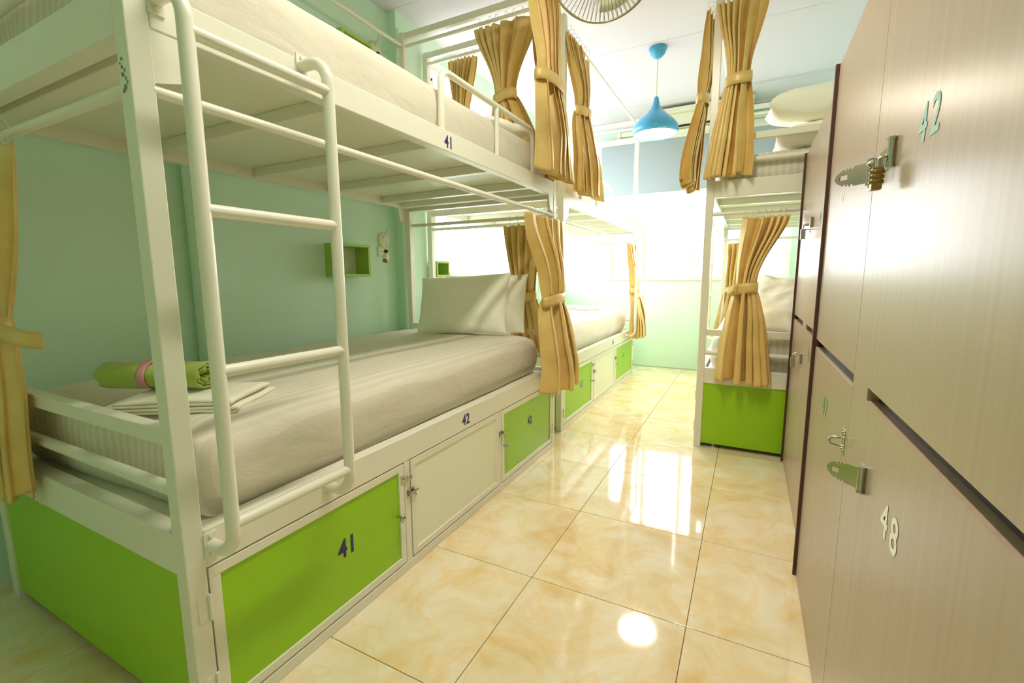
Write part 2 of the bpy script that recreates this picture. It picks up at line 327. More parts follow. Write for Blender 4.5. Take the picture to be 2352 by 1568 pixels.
# orbit fan under the ceiling, its wire cage just in view
fx, fy, fz = -.535, 1.76, 2.165
fan = thing('ceiling_fan', 'wire cage fan hung from the ceiling at the top edge of the photo', 'fan', (fx, fy, fz))
fn = Vector((.30, -.75, -.42)).normalized(); fu = fn.cross(Vector((0, 0, 1))).normalized(); fv = fu.cross(fn).normalized()
C0 = Vector((fx, fy, fz))
def ring(c, r, n=64): return [c+fu*r*math.cos(2*PI*i/n)+fv*r*math.sin(2*PI*i/n) for i in range(n)]
MB().tube(ring(C0, .200), .0045, 8, closed=True).build('rim', M['wire'], fan)
mb = MB()
for k, rr in ((.055, .08), (.045, .13)): mb.tube(ring(C0+fn*k, rr), .0018, 5, closed=True)
for i in range(72):
    a = 2*PI*i/72; d_ = fu*math.cos(a)+fv*math.sin(a)
    for sg in (1, -1): mb.tube([C0+d_*.2, C0+d_*.17+fn*.028*sg, C0+d_*.11+fn*.052*sg, C0+d_*.05+fn*.06*sg], .0012, 4, cap=False)
mb.build('cage_wires', M['wire'], fan, kind='stuff')
for i in range(3):
    a0 = 2*PI*i/3; vs = []; fs = []
    for a_ in range(7):
        for b_ in range(6):
            r_ = .03+.14*b_/5; an = a0+(a_/6-.5)*1.1; vs.append(C0+(fu*math.cos(an)+fv*math.sin(an))*r_+fn*(.02*(a_/6-.5)))
    for a_ in range(6):
        for b_ in range(5): fs.append((a_*6+b_, a_*6+b_+1, (a_+1)*6+b_+1, (a_+1)*6+b_))
    MB().add(vs, fs, True).build('fan_blade', M['plastic'], fan, solid=.002)
b0 = C0-fn*.07; MB().tube([b0, b0-fn*.09], .045, 20).build('motor', M['plastic'], fan, bevel=.006)
MB().tube([b0-fn*.05, b0-fn*.05+Vector((0, 0, .12)), (b0.x, b0.y+.04, ZC)], .011, 10).tube([(b0.x, b0.y+.04, ZC-.03), (b0.x, b0.y+.04, ZC)], .05, 24).build('ceiling_mount', M['plastic'], fan)

# ------------------------------------------------------------------ bunk beds
def bunk(name, label, xf, s, y0, y1, mirror, nums, width=1.08, inks=('ink', 'ink')):
    """xf: front face; s=+1: front looks to +X, body extends to -X; s=-1 the other way. mirror: ladder at far end."""
    L_ = y1-y0; W = width
    T = lambda u, v, z: (xf-s*u, y0+v, z)
    V = lambda v: (L_-v) if mirror else v
    root = thing(name, label, 'bunk bed', (xf-s*W/2, (y0+y1)/2, 0), 'bunk beds in the dormitory')
    def bx(name, u0, u1, v0, v1, z0, z1, m=M['white'], par=None, bev=.0025):
        return MB().box(T(u0, v0, z0), T(u1, v1, z1)).build(name, m, par or root, bevel=bev)
    P = .04; TOP = 2.57
    for u in (0, W-P):
        for v in (0, L_-P): bx('post', u, u+P, v, v+P, 0, TOP)
    # lower frame
    bx('side_rail', .0, P, P, L_-P, .40, .487); bx('side_rail', W-P, W, P, L_-P, .40, .487)
    for v in (0, L_-P): bx('end_rail', P, W-P, v, v+P, .396, .488)
    bx('bed_board', P+.010, W-P-.010, P+.012, L_-P-.012, .448, .470, M['board'])
    # upper frame
    bx('side_rail', .0, P, P, L_-P, 1.480, 1.553); bx('side_rail', W-P, W, P, L_-P, 1.480, 1.553)
    for v in (0, L_-P): bx('end_rail', P, W-P, v, v+P, 1.462, 1.553)
    bx('bed_board', P, W-P, P, L_-P, 1.523, 1.536, M['board'])
    for v in (.515, .945, 1.365, 1.78): bx('cross_bar', P, W-P, v-.018, v+.018, 1.485, 1.523)
    for v in (.10, L_-.10): bx('cross_bar', P, W-P, v-.022, v+.022, 1.478, 1.523)
    # gusset plates under the upper frame
    for u in (0.002, W-.006):
        for v, sg in ((P, 1), (L_-P, -1)):
            a = [T(u, v, 1.482), T(u, v+sg*.07, 1.482), T(u, v+sg*.05, 1.40), T(u, v, 1.385)]; b = [T(u+.004, q, z) for q, z in ((v, 1.482), (v+sg*.07, 1.482), (v+sg*.05, 1.40), (v, 1.385))]
            MB().add(a+b, [(0, 1, 2, 3), (4, 7, 6, 5), (0, 4, 5, 1), (1, 5, 6, 2), (2, 6, 7, 3), (3, 7, 4, 0)]).build('gusset', M['white'], root)
    # end bars above each mattress
    for zb in (0, 1.075):
        for v in (0.005, L_-.035): bx('end_bar', P, W-P, v, v+.03, .680+zb, .716+zb)
        for v in (.02, L_-.02): MB().tube([T(P, v, .577+zb), T(W-P, v, .577+zb)], .0145).build('end_bar', M['white'], root)
    # top frame and curtain rods
    for v in (0, L_-.035): bx('top_bar', P, W-P, v+.002, v+.034, 2.53, 2.568)
    for z in (1.372, 2.495):
        MB().tube([T(.010, P-.004, z), T(.010, L_-P+.004, z)], .011).build('curtain_rod', M['white'], root)
        if z > 2: MB().tube([T(W-.02, P, z), T(W-.02, L_-P, z)], .011).build('curtain_rod', M['white'], root)
        for v in (.012, L_-.012): MB().tube([T(P, v, z), T(W-P, v, z)], .011).build('curtain_rod', M['white'], root)
    # storage base
    bx('base_rail', .0, P, P, L_-P, .0, .032); bx('base_rail', W-P, W, P, L_-P, .0, .04)
    for v in (.008, L_-.014): bx('end_panel', P, W-P, v, v+.006, .025, .396, M['green'], bev=0)
    bx('back_panel', W-P+.005, W-P+.012, P, L_-P, .04, .40, M['board'])
    sp = [(.040, .680, 'green', nums[2]), (.712, 1.350, 'board', None), (1.375, L_-P-.004, 'green', nums[3])]
    for v in ((.682, .710), (1.352, 1.373)): bx('door_stile', .001, .03, v[0], v[1], .032, .40)
    for a, b, mm, nm in sp:
        a += .003; b -= .002; z0_, z1_ = .038, .396; fw = .024
        d_ = MB().box(T(.0, a, z0_), T(.022, b, z0_+fw)).box(T(.0, a, z1_-fw), T(.022, b, z1_)).box(T(.0, a, z0_+fw), T(.022, a+fw, z1_-fw)).box(T(.0, b-fw, z0_+fw), T(.022, b, z1_-fw)).build('door', M['white'], root, bevel=.0015)
        MB().box(T(.005, a+fw, z0_+fw), T(.012, b-fw, z1_-fw)).build('door_panel', M[mm], d_)
        if nm:
            vc = .42 if a < .5 else 1.70; hh = .058 if a < .5 else .046
            number(nm, T(.005, vc, .235 if a < .5 else .258), (0, s, 0), (0, 0, 1), hh, M[inks[0]], d_)
            right = a < .5   # handle edge
            ve = b-.035 if right else a+.012
            kb = MB().tube([T(.012, ve+(.0 if right else 0), .222), T(-.018, ve, .222)], .004, 10).build('knob', M['steel'], d_)
            MB().lathe(T(-.022, ve, .222), [(.001, -.008), (.010, -.006), (.015, 0), (.010, .006), (.001, .008)], 20, 'x').build('knob_cap', M['steel'], d_)
        if nm:
            hv = (a-.006) if a < .5 else (b+.004)
            for hz in ((.31, .12) if a < .5 else (.34, .12)):
                h_ = MB().box(T(-.002, hv-.022, hz-.028), T(.0, hv+.0, hz+.028)).tube([T(-.004, hv+.001, hz-.03), T(-.004, hv+.001, hz+.03)], .004, 8)
                for q in (-.018, 0, .018): h_.tube([T(-.0035, hv-.012, hz+q), T(-.001, hv-.012, hz+q)], .0035, 8)
                h_.build('hinge', M['white'], d_)
    # padlock staple and slide bolts on the stiles
    def bolt(v, z, m):
        mb = MB().box(T(-.0025, v-.022, z-.014), T(0, v+.018, z+.014)).tube([T(-.008, v-.02, z), T(-.008, v+.03, z)], .0045, 10).tube([T(-.008, v+.012, z), T(-.012, v+.012, z-.014)], .003, 8)
        for q in (-.014, .010): mb.tube([T(-.002, v+q, z-.011), T(-.012, v+q, z-.004), T(-.012, v+q, z+.004), T(-.002, v+q, z+.011)], .002, 6)
        mb.build('slide_bolt', m, root)
    bolt(.712, .282, M['steel']); bolt(1.37, .285, M['steel'])
    mb = MB().box(T(-.002, .662, .325), T(0, .678, .357))
    mb.tube(arc(T(-.006, .700, .341), .012, 0, 2*PI, (0, 1, 0), (0, 0, 1), 16), .0028, 6); mb.tube([T(-.003, .672, .345), T(-.006, .69, .343)], .003, 6)
    mb.build('lock_staple', M['steel'], root)
    # ladder
    so = -.09; va, vb = V(.052), V(.365); z0_, z1_ = .45, 1.535; r = .014; rb = .055
    for v in (va, vb):
        path = [T(-.003, v, z1_)] + [T(so+rb-rb*math.sin(t*PI/2/7), v, z1_-rb+rb*math.cos(t*PI/2/7)) for t in range(8)] + [T(so+rb-rb*math.cos(t*PI/2/7), v, z0_+rb-rb*math.sin(t*PI/2/7)) for t in range(8)] + [T(-.003, v, z0_)]
        MB().tube(path, r, 14).build('ladder_rail', M['white'], root)
        for z in (z0_, z1_):
            pl = MB().box(T(-.004, v-.014, z-.028), T(.0, v+.014, z+.028))
            for q in (-.02, .02): pl.tube([T(-.004, v, z+q), T(-.009, v, z+q)], .005, 8)
            pl.build('ladder_bracket', M['white'], root)
    for z in (.518, .839, 1.150, 1.462): MB().tube([T(so, va, z), T(so, vb, z)], .0125, 14).build('ladder_rung', M['white'], root)
    # guard rail of the upper bunk
    ga, gb = (.965, 1.75); zt = 1.76; rr = .05; u = .0125
    vA, vB = V(ga), V(gb); sg = 1 if vB > vA else -1
    path = [T(u, vA, 1.55)] + [T(u, vA+sg*(rr-rr*math.cos(t*PI/12)), zt-rr+rr*math.sin(t*PI/12)) for t in range(7)] + [T(u, vB-sg*(rr-rr*math.sin(t*PI/12)), zt-rr+rr*math.cos(t*PI/12)) for t in range(7)] + [T(u, vB, 1.55)]
    MB().tube(path, .012, 14).build('guard_rail', M['white'], root)
    MB().tube([T(u, V(1.375), 1.55), T(u, V(1.375), zt)], .010, 12).build('guard_bar', M['white'], root)
    # stencilled bunk numbers on the rails
    number(nums[0], T(0, V(.985) if not mirror else V(.985), 1.514), (0, s, 0), (0, 0, 1), .044, M[inks[1]], root)
    number(nums[1], T(0, 1.068 if not mirror else 1.068+.2, .443), (0, s, 0), (0, 0, 1), .046, M[inks[1]], root)
    return root
B1 = bunk('bunk_bed', 'nearest white metal bunk bed numbered 41 and 42, ladder in the foreground', -1.010, 1, .466, 2.515, False, ('41', '42', '41', '42'))
B2 = bunk('bunk_bed', 'farther white metal bunk bed numbered 43 and 44, left of the aisle by the window', -1.060, 1, 2.755, 4.86, True, ('43', '44', '43', '44'), 1.06, ('ink_grey', 'ink_grey'))
B3 = bunk('bunk_bed', 'white metal bunk bed right of the aisle with green end panel beside the lockers', -.249, -1, 2.887, 4.95, True, ('45', '46', '45', '46'), 1.08)

rc = random.Random(3); mb = MB()
for k in range(9):
    cx_, cz_ = -1.030+rc.uniform(-.011, .012), 1.362+k*.0068; r_ = rc.uniform(.0022, .0055); n_ = 8
    mb.add([(cx_+r_*rc.uniform(.6, 1.2)*math.cos(2*PI*i/n_), .4655-.0003, cz_+r_*rc.uniform(.7, 1.6)*math.sin(2*PI*i/n_)) for i in range(n_)], [tuple(range(n_))])
o = mb.build('worn_patch', M['plastic_worn'], B1); o['label'] = 'scraped bare patch in the white paint'
# ------------------------------------------------------------------ bedding
def mattress(name, label, x0, x1, y0, y1, z0, z1, rot=0.0, m=None, bow=.012, seed=1, rnd=.085):
    NX, NY, NZ = 26, 52, 8; vs = []; idx = {}
    cx, cy = (x0+x1)/2, (y0+y1)/2; hx, hy, hz = (x1-x0)/2, (y1-y0)/2, (z1-z0)/2; zc = (z0+z1)/2
    bm = bmesh.new()
    def P_(a, b, c):
        k = (a, b, c)
        if k in idx: return idx[k]
        x, y, z = (2*a/NX-1)*hx, (2*b/NY-1)*hy, (2*c/NZ-1)*hz
        # rounded box
        ix, iy, iz = max(-hx+rnd, min(hx-rnd, x)), max(-hy+rnd, min(hy-rnd, y)), max(-hz+rnd*.8, min(hz-rnd*.8, z))
        d = Vector((x-ix, y-iy, z-iz))
        if d.length > 1e-6:
            mx_ = max(abs(d.x), abs(d.y), abs(d.z)); d = d.normalized()*mx_
        q = Vector((ix, iy, iz))+d
        n_ = noise.noise(Vector((q.x*3, q.y*2.2, q.z*5+seed*7)))+.5*noise.noise(Vector((q.x*9, q.y*5, q.z*10+seed*3)))
        e = max(0, 1-(abs(q.x)/hx)**6)*max(0, 1-(abs(q.y)/hy)**8)
        q.z += (bow*e if q.z > 0 else 0)+(n_*.006 if q.z > -hz*.9 else 0)
        if abs(q.x) > hx*.93: q.x += n_*.012-.010*(abs(q.z)/hz)**2*(1 if q.x > 0 else -1)
        if abs(q.y) > hy*.96: q.y += n_*.016
        if c == 0: q.z = -hz
        idx[k] = bm.verts.new(q); return idx[k]
    def face(a, b, c, d):
        bm.faces.new((P_(*a), P_(*b), P_(*c), P_(*d))).smooth = True
    for i in range(NX):
        for j in range(NY):
            face((i, j, NZ), (i+1, j, NZ), (i+1, j+1, NZ), (i, j+1, NZ)); face((i, j, 0), (i, j+1, 0), (i+1, j+1, 0), (i+1, j, 0))
        for k in range(NZ):
            face((i, 0, k), (i+1, 0, k), (i+1, 0, k+1), (i, 0, k+1)); face((i, NY, k), (i, NY, k+1), (i+1, NY, k+1), (i+1, NY, k))
    for j in range(NY):
        for k in range(NZ):
            face((0, j, k), (0, j, k+1), (0, j+1, k+1), (0, j+1, k)); face((NX, j, k), (NX, j+1, k), (NX, j+1, k+1), (NX, j, k+1))
    bmesh.ops.translate(bm, verts=bm.verts, vec=(0, 0, hz))
    me = bpy.data.meshes.new(name); bmesh.ops.recalc_face_normals(bm, faces=bm.faces); bm.to_mesh(me); bm.free(); me.materials.append(m or M['sheet'])
    o = bpy.data.objects.new(name, me); COL.objects.link(o); o.location = (cx, cy, z0); o.rotation_euler.z = rot
    b = o.modifiers.new('sub', 'SUBSURF'); b.levels = 1; b.render_levels = 1
    return tag(o, label, 'mattress', 'sheeted mattresses on the bunks')
mattress('mattress', 'long mattress in striped white sheet on the lower bunk numbered 42', -2.045, -1.055, .52, 2.44, .470, .684, .022, seed=1)
mattress('mattress', 'mattress in white sheet on the upper bunk numbered 41', -2.04, -1.035, .52, 2.46, 1.536, 1.712, 0, seed=2, rnd=.05, bow=.012)
mattress('mattress', 'sunlit mattress on the lower bunk numbered 44 by the far wall', -2.07, -1.11, 2.81, 4.76, .470, .69, 0, seed=3)
mattress('mattress', 'mattress on the upper level of the farther left bunk', -2.07, -1.105, 2.81, 4.80, 1.536, 1.70, 0, seed=4)
mattress('mattress', 'thick mattress on the lower level of the right bunk above the green panel', -.195, .78, 2.94, 4.88, .470, .69, 0, seed=5)
mattress('mattress', 'mattress on the upper level of the right bunk', -.195, .78, 2.94, 4.88, 1.536, 1.70, 0, seed=6)

def pillow(label, w_, h_, t_, mtx, group='white pillows', seed=0, m=None, ex=.55, crumple=1.0):
    n = 28; vs = []; fs = []
    def prof(u, v):
        e = max(0, (1-abs(u)**2.6))*max(0, (1-abs(v)**2.6)); return e**ex
    for sgn in (1, -1):
        for j in range(n+1):
            for i in range(n+1):
                u, v = 2*i/n-1, 2*j/n-1; e = prof(u, v)
                x = u*w_/2*(1-.055*(1-abs(v)**3)*abs(u)**3+.0); y = v*h_/2*(1-.06*(1-abs(u)**3)*abs(v)**3)
                nz = noise.noise(Vector((u*2.2+seed, v*2.2, seed*3.1)))*.012+noise.noise(Vector((u*7, v*7+seed, 2)))*.004+.006*math.sin(10*math.atan2(v, u)+seed)*max(0, math.hypot(u, v)-.55)
                nz *= crumple; y += (crumple-1)*.018*noise.noise(Vector((u*2.5+seed, .3, seed))); x += (crumple-1)*.014*noise.noise(Vector((v*2.5+seed, .9, seed)))
                vs.append((x, y, sgn*(e*t_/2)+nz*(e+.15)))
    k = (n+1)**2
    for s_ in (0, 1):
        for j in range(n):
            for i in range(n):
                a = s_*k+j*(n+1)+i; q = (a, a+1, a+n+2, a+n+1); fs.append(q if s_ == 0 else q[::-1])
    b = MB().add(vs, fs, True); o = b.build('pillow', m or M['case'], weld=True); o.matrix_world = mtx
    s_ = o.modifiers.new('sub', 'SUBSURF'); s_.levels = 1; s_.render_levels = 1
    return tag(o, label, 'pillow', group)
def lean(c, yaw, tilt, roll=0):
    return Matrix.Translation(c) @ Matrix.Rotation(yaw, 4, 'Z') @ Matrix.Rotation(tilt, 4, 'X') @ Matrix.Rotation(roll, 4, 'Z')
R_ = math.radians
pillow('plump white pillow leaning at the head of the lower bunk numbered 42', .60, .38, .13, lean((-1.52, 2.295, .865), R_(8), R_(70), R_(3)), seed=1)
pillow('second white pillow just behind the plump one on bunk 42', .58, .37, .09, lean((-1.44, 2.405, .868), R_(6), R_(76), R_(1)), seed=2)
pillow('white pillow lying on the upper bunk numbered 41', .50, .36, .12, lean((-1.35, 2.22, 1.785), R_(-8), R_(4)), seed=3)
pillow('white pillow on the far bunk behind the curtain, lower level', .5, .36, .12, lean((-1.60, 3.05, .750), R_(0), R_(0)), seed=4)
pillow('crumpled white pillow on the lower right bunk behind the gold curtain', .56, .38, .22, lean((.25, 3.05, .840), R_(-8), R_(58), R_(-9)), seed=5, ex=.62, crumple=2.6)
pillow('large white pillow on top of the stack on the upper right bunk', .70, .42, .19, lean((.37, 3.12, 1.948), R_(2), R_(6), R_(0)), seed=6, ex=.36)
pillow('lower white pillow of the stack on the upper right bunk', .66, .44, .15, lean((.39, 3.14, 1.775), R_(0), R_(0), R_(0)), seed=7)

# folded sheet: one long strip folded over itself
def folded(name, label, c, yaw, L1, W1, layers, th, group='folded sheets', seed=0, m=None):
    prof = []; z = th/2
    for k in range(layers):
        xs = [(-L1/2+L1*i/12) for i in range(13)]
        if k % 2: xs.reverse()
        for i, x in enumerate(xs):
            prof.append((x*(1-.04*k), z+.004*noise.noise(Vector((x*9, k*3.1+seed, 0)))))
        if k < layers-1:
            e = 1 if k % 2 == 0 else -1; x0 = e*L1/2*(1-.04*k)
            for q in (1, 2, 3): prof.append((x0+e*th*.9*math.sin(q*PI/4), z+th*.5*(1-math.cos(q*PI/4))*1.05))
        z += th*1.05
    n = len(prof); NY = 18; vs = []; fs = []
    for j in range(NY+1):
        v = 2*j/NY-1
        for i, (x, z_) in enumerate(prof):
            wv = noise.noise(Vector((x*6+seed, v*2.5, z_*20)))
            vs.append((x+.012*wv, v*W1/2*(1+.03*noise.noise(Vector((x*5, seed, z_*40)))), z_+.007*wv*(z_/(layers*th))-(.004*abs(v)**6)*z_/(layers*th)))
    for j in range(NY):
        for i in range(n-1): fs.append((j*n+i, j*n+i+1, (j+1)*n+i+1, (j+1)*n+i))
    o = MB().add(vs, fs, True).build(name, m or M['linen'], solid=th*.72); o.location = c; o.rotation_euler.z = yaw
    return tag(o, label, 'sheet', group)
folded('folded_sheet', 'folded white sheet under the green towel roll on bunk 42', (-1.315, .675, .690), R_(32), .30, .22, 4, .0085, seed=1)
folded('folded_sheet', 'thin folded white sheet lying on the far lower bunk numbered 44', (-1.48, 4.42, .698), R_(10), .36, .30, 3, .010, seed=2)

# rolled green towel
def towel():
    a = Vector((-1.548, .585, 0)); b = Vector((-1.303, .705, 0)); ax = (b-a); L_ = ax.length; ax.normalize(); pr = Vector((-ax.y, ax.x, 0)); R0 = .041; turns = 3.3
    t_ = thing('rolled_towel', 'lime green towel rolled up with a pink band on the folded sheet', 'towel', ((a+b)/2).to_tuple()[:2]+(.728,))
    NS = 150; NL = 34; vs = []; fs = []
    for j in range(NL+1):
        l = j/NL
        for i in range(NS+1):
            th = turns*2*PI*i/NS-1.1-turns*2*PI; r = .008+(R0-.008)*(i/NS)**.85
            w_ = noise.noise(Vector((th*.9, l*4, 3)))*.003+noise.noise(Vector((math.cos(th)*2.5, math.sin(th)*2.5, i*.03+9)))*.0045*(i/NS)
            edge = .022*noise.noise(Vector((th*1.3, 5, j*.0)))*(1 if l > .5 else -1)*abs(2*l-1)**3
            r += w_; p_ = a+ax*(l*L_+edge)+pr*(r*math.cos(th)*1.12)+Vector((0, 0, .728+R0*.88+r*math.sin(th)*.88)); p_.z = max(p_.z, .7290+.0003*i/NS); vs.append(p_)
    for j in range(NL):
        for i in range(NS): k = NS+1; fs.append((j*k+i, j*k+i+1, (j+1)*k+i+1, (j+1)*k+i))
    MB().add(vs, fs, True).build('towel_cloth', M['towel'], t_, solid=.006)
    vs = []; fs = []
    for j in range(4):
        l = .42+.028*j
        for i in range(49):
            th = 2*PI*i/48; p_ = a+ax*(l*L_)+pr*((R0+.0045)*math.cos(th)*1.12)+Vector((0, 0, .728+R0*.88+(R0+.0035)*math.sin(th)*.88)); p_.z = max(p_.z, .7285); vs.append(p_)
    for j in range(3):
        for i in range(48): fs.append((j*49+i, j*49+i+1, (j+1)*49+i+1, (j+1)*49+i))
    o = MB().add(vs, fs, True).build('paper_band', M['pink'], t_, solid=.001); o['label'] = 'pink paper band'
towel()

# ------------------------------------------------------------------ curtains
def curtain(label, group, top, u, nrm, zt, ztie, zb, wt, wti, wb, dti=(0, 0), db=(0, 0), folds=7, seed=0, hooks=6, rodz=.028, depth=(.02, .035, .06), strap=None, tiew=.056, droop=0.0, bias=0):
    """top: centre on the rod (x,y). u: direction along the rod, nrm: towards the room. dti/db: offset (along u, along nrm) of the tie and the hem."""
    u = Vector((u[0], u[1], 0)); nrm = Vector((nrm[0], nrm[1], 0)); C = Vector((top[0], top[1], 0)); rnd = random.Random(seed)
    t_ = thing('curtain', label, 'curtain', (top[0], top[1], zb), group)
    NR, NC = 64, 260
    fa = [rnd.uniform(.55, 1.25) for _ in range(folds*2+3)]; ph = [rnd.uniform(-.5, .5) for _ in range(folds*2+3)]
    def state(z):
        if z >= ztie:
            k = (zt-z)/(zt-ztie); e = k**1.7*(3-2*k) if k < 1 else 1; e = min(1, e)
            return wt+(wti-wt)*e, dti[0]*e, dti[1]*e, depth[0]+(depth[1]-depth[0])*k+.012*math.sin(PI*k), k, 0
        k = (ztie-z)/(ztie-zb); e = math.sin(min(1, k)*PI/2)**.62 if k > 0 else 0; e = .55*e+.45*k
        return wti+(wb-wti)*e, dti[0]+(db[0]-dti[0])*k, dti[1]+(db[1]-dti[1])*math.sin(k*PI/2), depth[1]+(depth[2]-depth[1])*e, 1, k
    vs = []; fs = []
    for j in range(NR+1):
        q = j/NR; z = zt+(zb-zt)*q; w_, du, dn, dp, ka, kb = state(z)
        pin = math.exp(-((z-ztie)/.035)**2)
        for i in range(NC+1):
            s_ = i/NC; g_ = s_ if bias == 0 else (.30*s_+.70*s_**2.6 if bias > 0 else 1-(.30*(1-s_)+.70*(1-s_)**2.6)); p_ = g_*folds; fi = int(p_*2) % len(fa); fr_ = p_*2-int(p_*2)
            am = fa[fi]*(1-fr_)+fa[(fi+1) % len(fa)]*fr_
            sh = ph[fi]*(1-fr_)+ph[(fi+1) % len(fa)]*fr_
            th = 2*PI*p_+sh*(.6+.8*q)
            sn = math.sin(th); sharp = math.tanh(1.9*sn)*.95+.22*math.sin(th*.5+seed)+.05*math.sin(3*th+seed)
            lap = .42*w_/folds*math.sin(2*th+.6)*(.5+.5*max(ka, .2))
            wob = noise.noise(Vector((s_*3+seed, z*4.5, seed*1.7)))
            x = (s_-.5)*w_+lap+wob*.008
            y = dp*am*sharp*(1-.35*pin)+wob*.014*(1-pin)+(.02*(1-(2*s_-1)**2)*pin)
            # sides of the bundle wrap back a little
            y -= dp*.9*(abs(2*s_-1)**3)*(.25 if kb == 0 else .5)
            zz = z
            if j == 0: zz = zt-.008*abs(math.sin(th*.5))-droop*s_
            if kb > 0: zz = z-.012*kb*math.sin(th+.7)-.02*kb*noise.noise(Vector((s_*2, seed, 1)))
            P_ = C+u*(x+du)+nrm*(y+dn); vs.append((P_.x, P_.y, zz))
    for j in range(NR):
        for i in range(NC): k = NC+1; fs.append((j*k+i, j*k+i+1, (j+1)*k+i+1, (j+1)*k+i))
    MB().add(vs, fs, True).build('cloth', M['gold'], t_, solid=.0016)
    # tieback band
    Ct = C+u*dti[0]+nrm*(dti[1]+.004); a_ = wti/2+.012; b_ = depth[1]*.85+.014; vs = []; fs = []; n = 40
    for j in range(4):
        for i in range(n):
            th = 2*PI*i/n; r_ = 1+.03*math.sin(3*th+seed)+(.03 if j in (1, 2) else 0)
            P_ = Ct+u*(a_*r_*math.cos(th))+nrm*(b_*r_*math.sin(th)); vs.append((P_.x, P_.y, ztie+tiew*(j/3-.5)+.010*math.cos(th)+.004*math.sin(2*th+seed)))
    for j in range(3):
        for i in range(n): fs.append((j*n+i, j*n+(i+1) % n, (j+1)*n+(i+1) % n, (j+1)*n+i))
    tb = MB().add(vs, fs, True).build('tieback', M['gold'], t_, solid=.004)
    if strap:
        su, ln = strap; vs = []; fs = []
        for i in range(9):
            k = i/8; P_ = Ct+u*su*(a_*.55+k*ln)+nrm*(b_*(.95-1.5*k*k)); dz = -.012*k+.008*math.sin(k*5)
            for z_ in (-.5, -.17, .17, .5): vs.append((P_.x, P_.y, ztie+dz+z_*tiew*(.85-.1*k)))
        for i in range(8):
            for j in range(3): fs.append((i*4+j, i*4+j+1, (i+1)*4+j+1, (i+1)*4+j))
        MB().add(vs, fs, True).build('tie_strap', M['gold'], tb, solid=.004)
    # wire hooks over the rod
    for h in range(hooks):
        s_ = (h+.5)/hooks; P_ = C+u*((s_-.5)*wt*.96+rnd.uniform(-.006, .006)); tilt = rnd.uniform(-.35, .35)
        cz = zt+rodz; pts = []
        for i in range(15):
            th = -PI/2+2*PI*i/14*.92; pts.append(Vector((P_.x, P_.y, cz))+nrm*(.0155*math.cos(th))+Vector((0, 0, .0165*math.sin(th)))+u*(tilt*.0165*math.sin(th)))
        pts = [Vector((P_.x, P_.y, zt-.012))+u*(-tilt*.02)]+pts
        MB().tube(pts, .0014, 5, cap=False).build('curtain_hook', M['plastic'], t_)
    return t_
X0, Y0 = (1, 0), (0, 1)
G = 'gold satin bunk curtains'
# lower level, ztop 1.345, tie .905, hem .43 ; upper level 2.465, 2.06, 1.56
curtain('gold curtain tied back at the near end of bunk 42', G, (-1.715, .440), X0, (0, -1), 1.335, .895, .44, .44, .16, .30, (-.06, .005), (-.13, .02), 6, 11, 6, .037, (.012, .025, .03), strap=(1, .21))
curtain('large gold curtain on the aisle side of upper bunk 41', G, (-.992, 2.285), Y0, X0, 2.465, 2.01, 1.555, .42, .30, .42, (.03, .02), (.04, .065), 6, 21, 8, .030, (.022, .035, .050), bias=1)
curtain('gold curtain on the end rod of upper bunk 41, spread wide above its tie', G, (-1.315, 2.485), X0, (0, -1), 2.465, 2.05, 1.56, .40, .12, .36, (.0, .01), (.09, .0), 6, 31, 7, .030, (.022, .03, .04), bias=-1)
curtain('gold curtain on the near end of the second left bunk, above mattress 41', G, (-1.785, 2.750), X0, (0, -1), 2.465, 2.05, 1.56, .22, .10, .30, (-.01, .01), (-.02, .02), 8, 41, 8, .030, (.02, .028, .04))
curtain('gold curtain on the aisle side of the second left bunk, upper level', G, (-1.046, 2.960), Y0, X0, 2.465, 2.07, 1.565, .42, .20, .44, (.03, .02), (.10, .07), 6, 51, 8, .030, (.018, .03, .05), bias=-1)
curtain('bright gold curtain tied at the middle on the aisle side of lower bunk 42', G, (-.992, 2.315), Y0, X0, 1.345, .905, .420, .47, .22, .40, (.03, .035), (.03, .10), 6, 61, 9, .027, (.022, .036, .06), bias=1)
curtain('gold curtain on the end rod of lower bunk 42, behind the pillow', G, (-1.215, 2.490), X0, (0, -1), 1.335, .905, .60, .24, .13, .22, (.01, .0), (.05, .0), 5, 71, 4, .037, (.020, .03, .035))
curtain('sunlit gold curtain beside the ladder of lower bunk 44', G, (-1.046, 4.62), Y0, X0, 1.345, .905, .43, .34, .18, .34, (.0, .03), (.04, .09), 5, 81, 5, .027, (.018, .03, .05))
curtain('long gold curtain on the upper right bunk just right of its post', G, (-.115, 2.872), X0, (0, -1), 2.465, 2.045, 1.565, .235, .10, .215, (.0, .035), (-.03, .04), 6, 91, 5, .030, (.020, .03, .045), bias=-1)
curtain('narrow gold curtain on the aisle side of the upper right bunk, left of the post', G, (-.275, 3.06), Y0, (-1, 0), 2.465, 2.05, 1.56, .34, .14, .42, (.0, .03), (-.03, .085), 5, 101, 6, .030, (.015, .025, .04))
curtain('gold curtain with a loose tie strap on the end rod of the lower right bunk', G, (.052, 2.868), X0, (0, -1), 1.345, .955, .435, .225, .105, .275, (-.075, .035), (-.065, .05), 5, 111, 7, .027, (.022, .028, .04), strap=(-1, .05), bias=1)
curtain('pale gold curtain at the far end of the lower right bunk', G, (-.130, 4.93), X0, (0, -1), 1.345, .905, .52, .15, .12, .20, (-.015, .0), (-.05, .02), 4, 121, 4, .027, (.018, .025, .03))

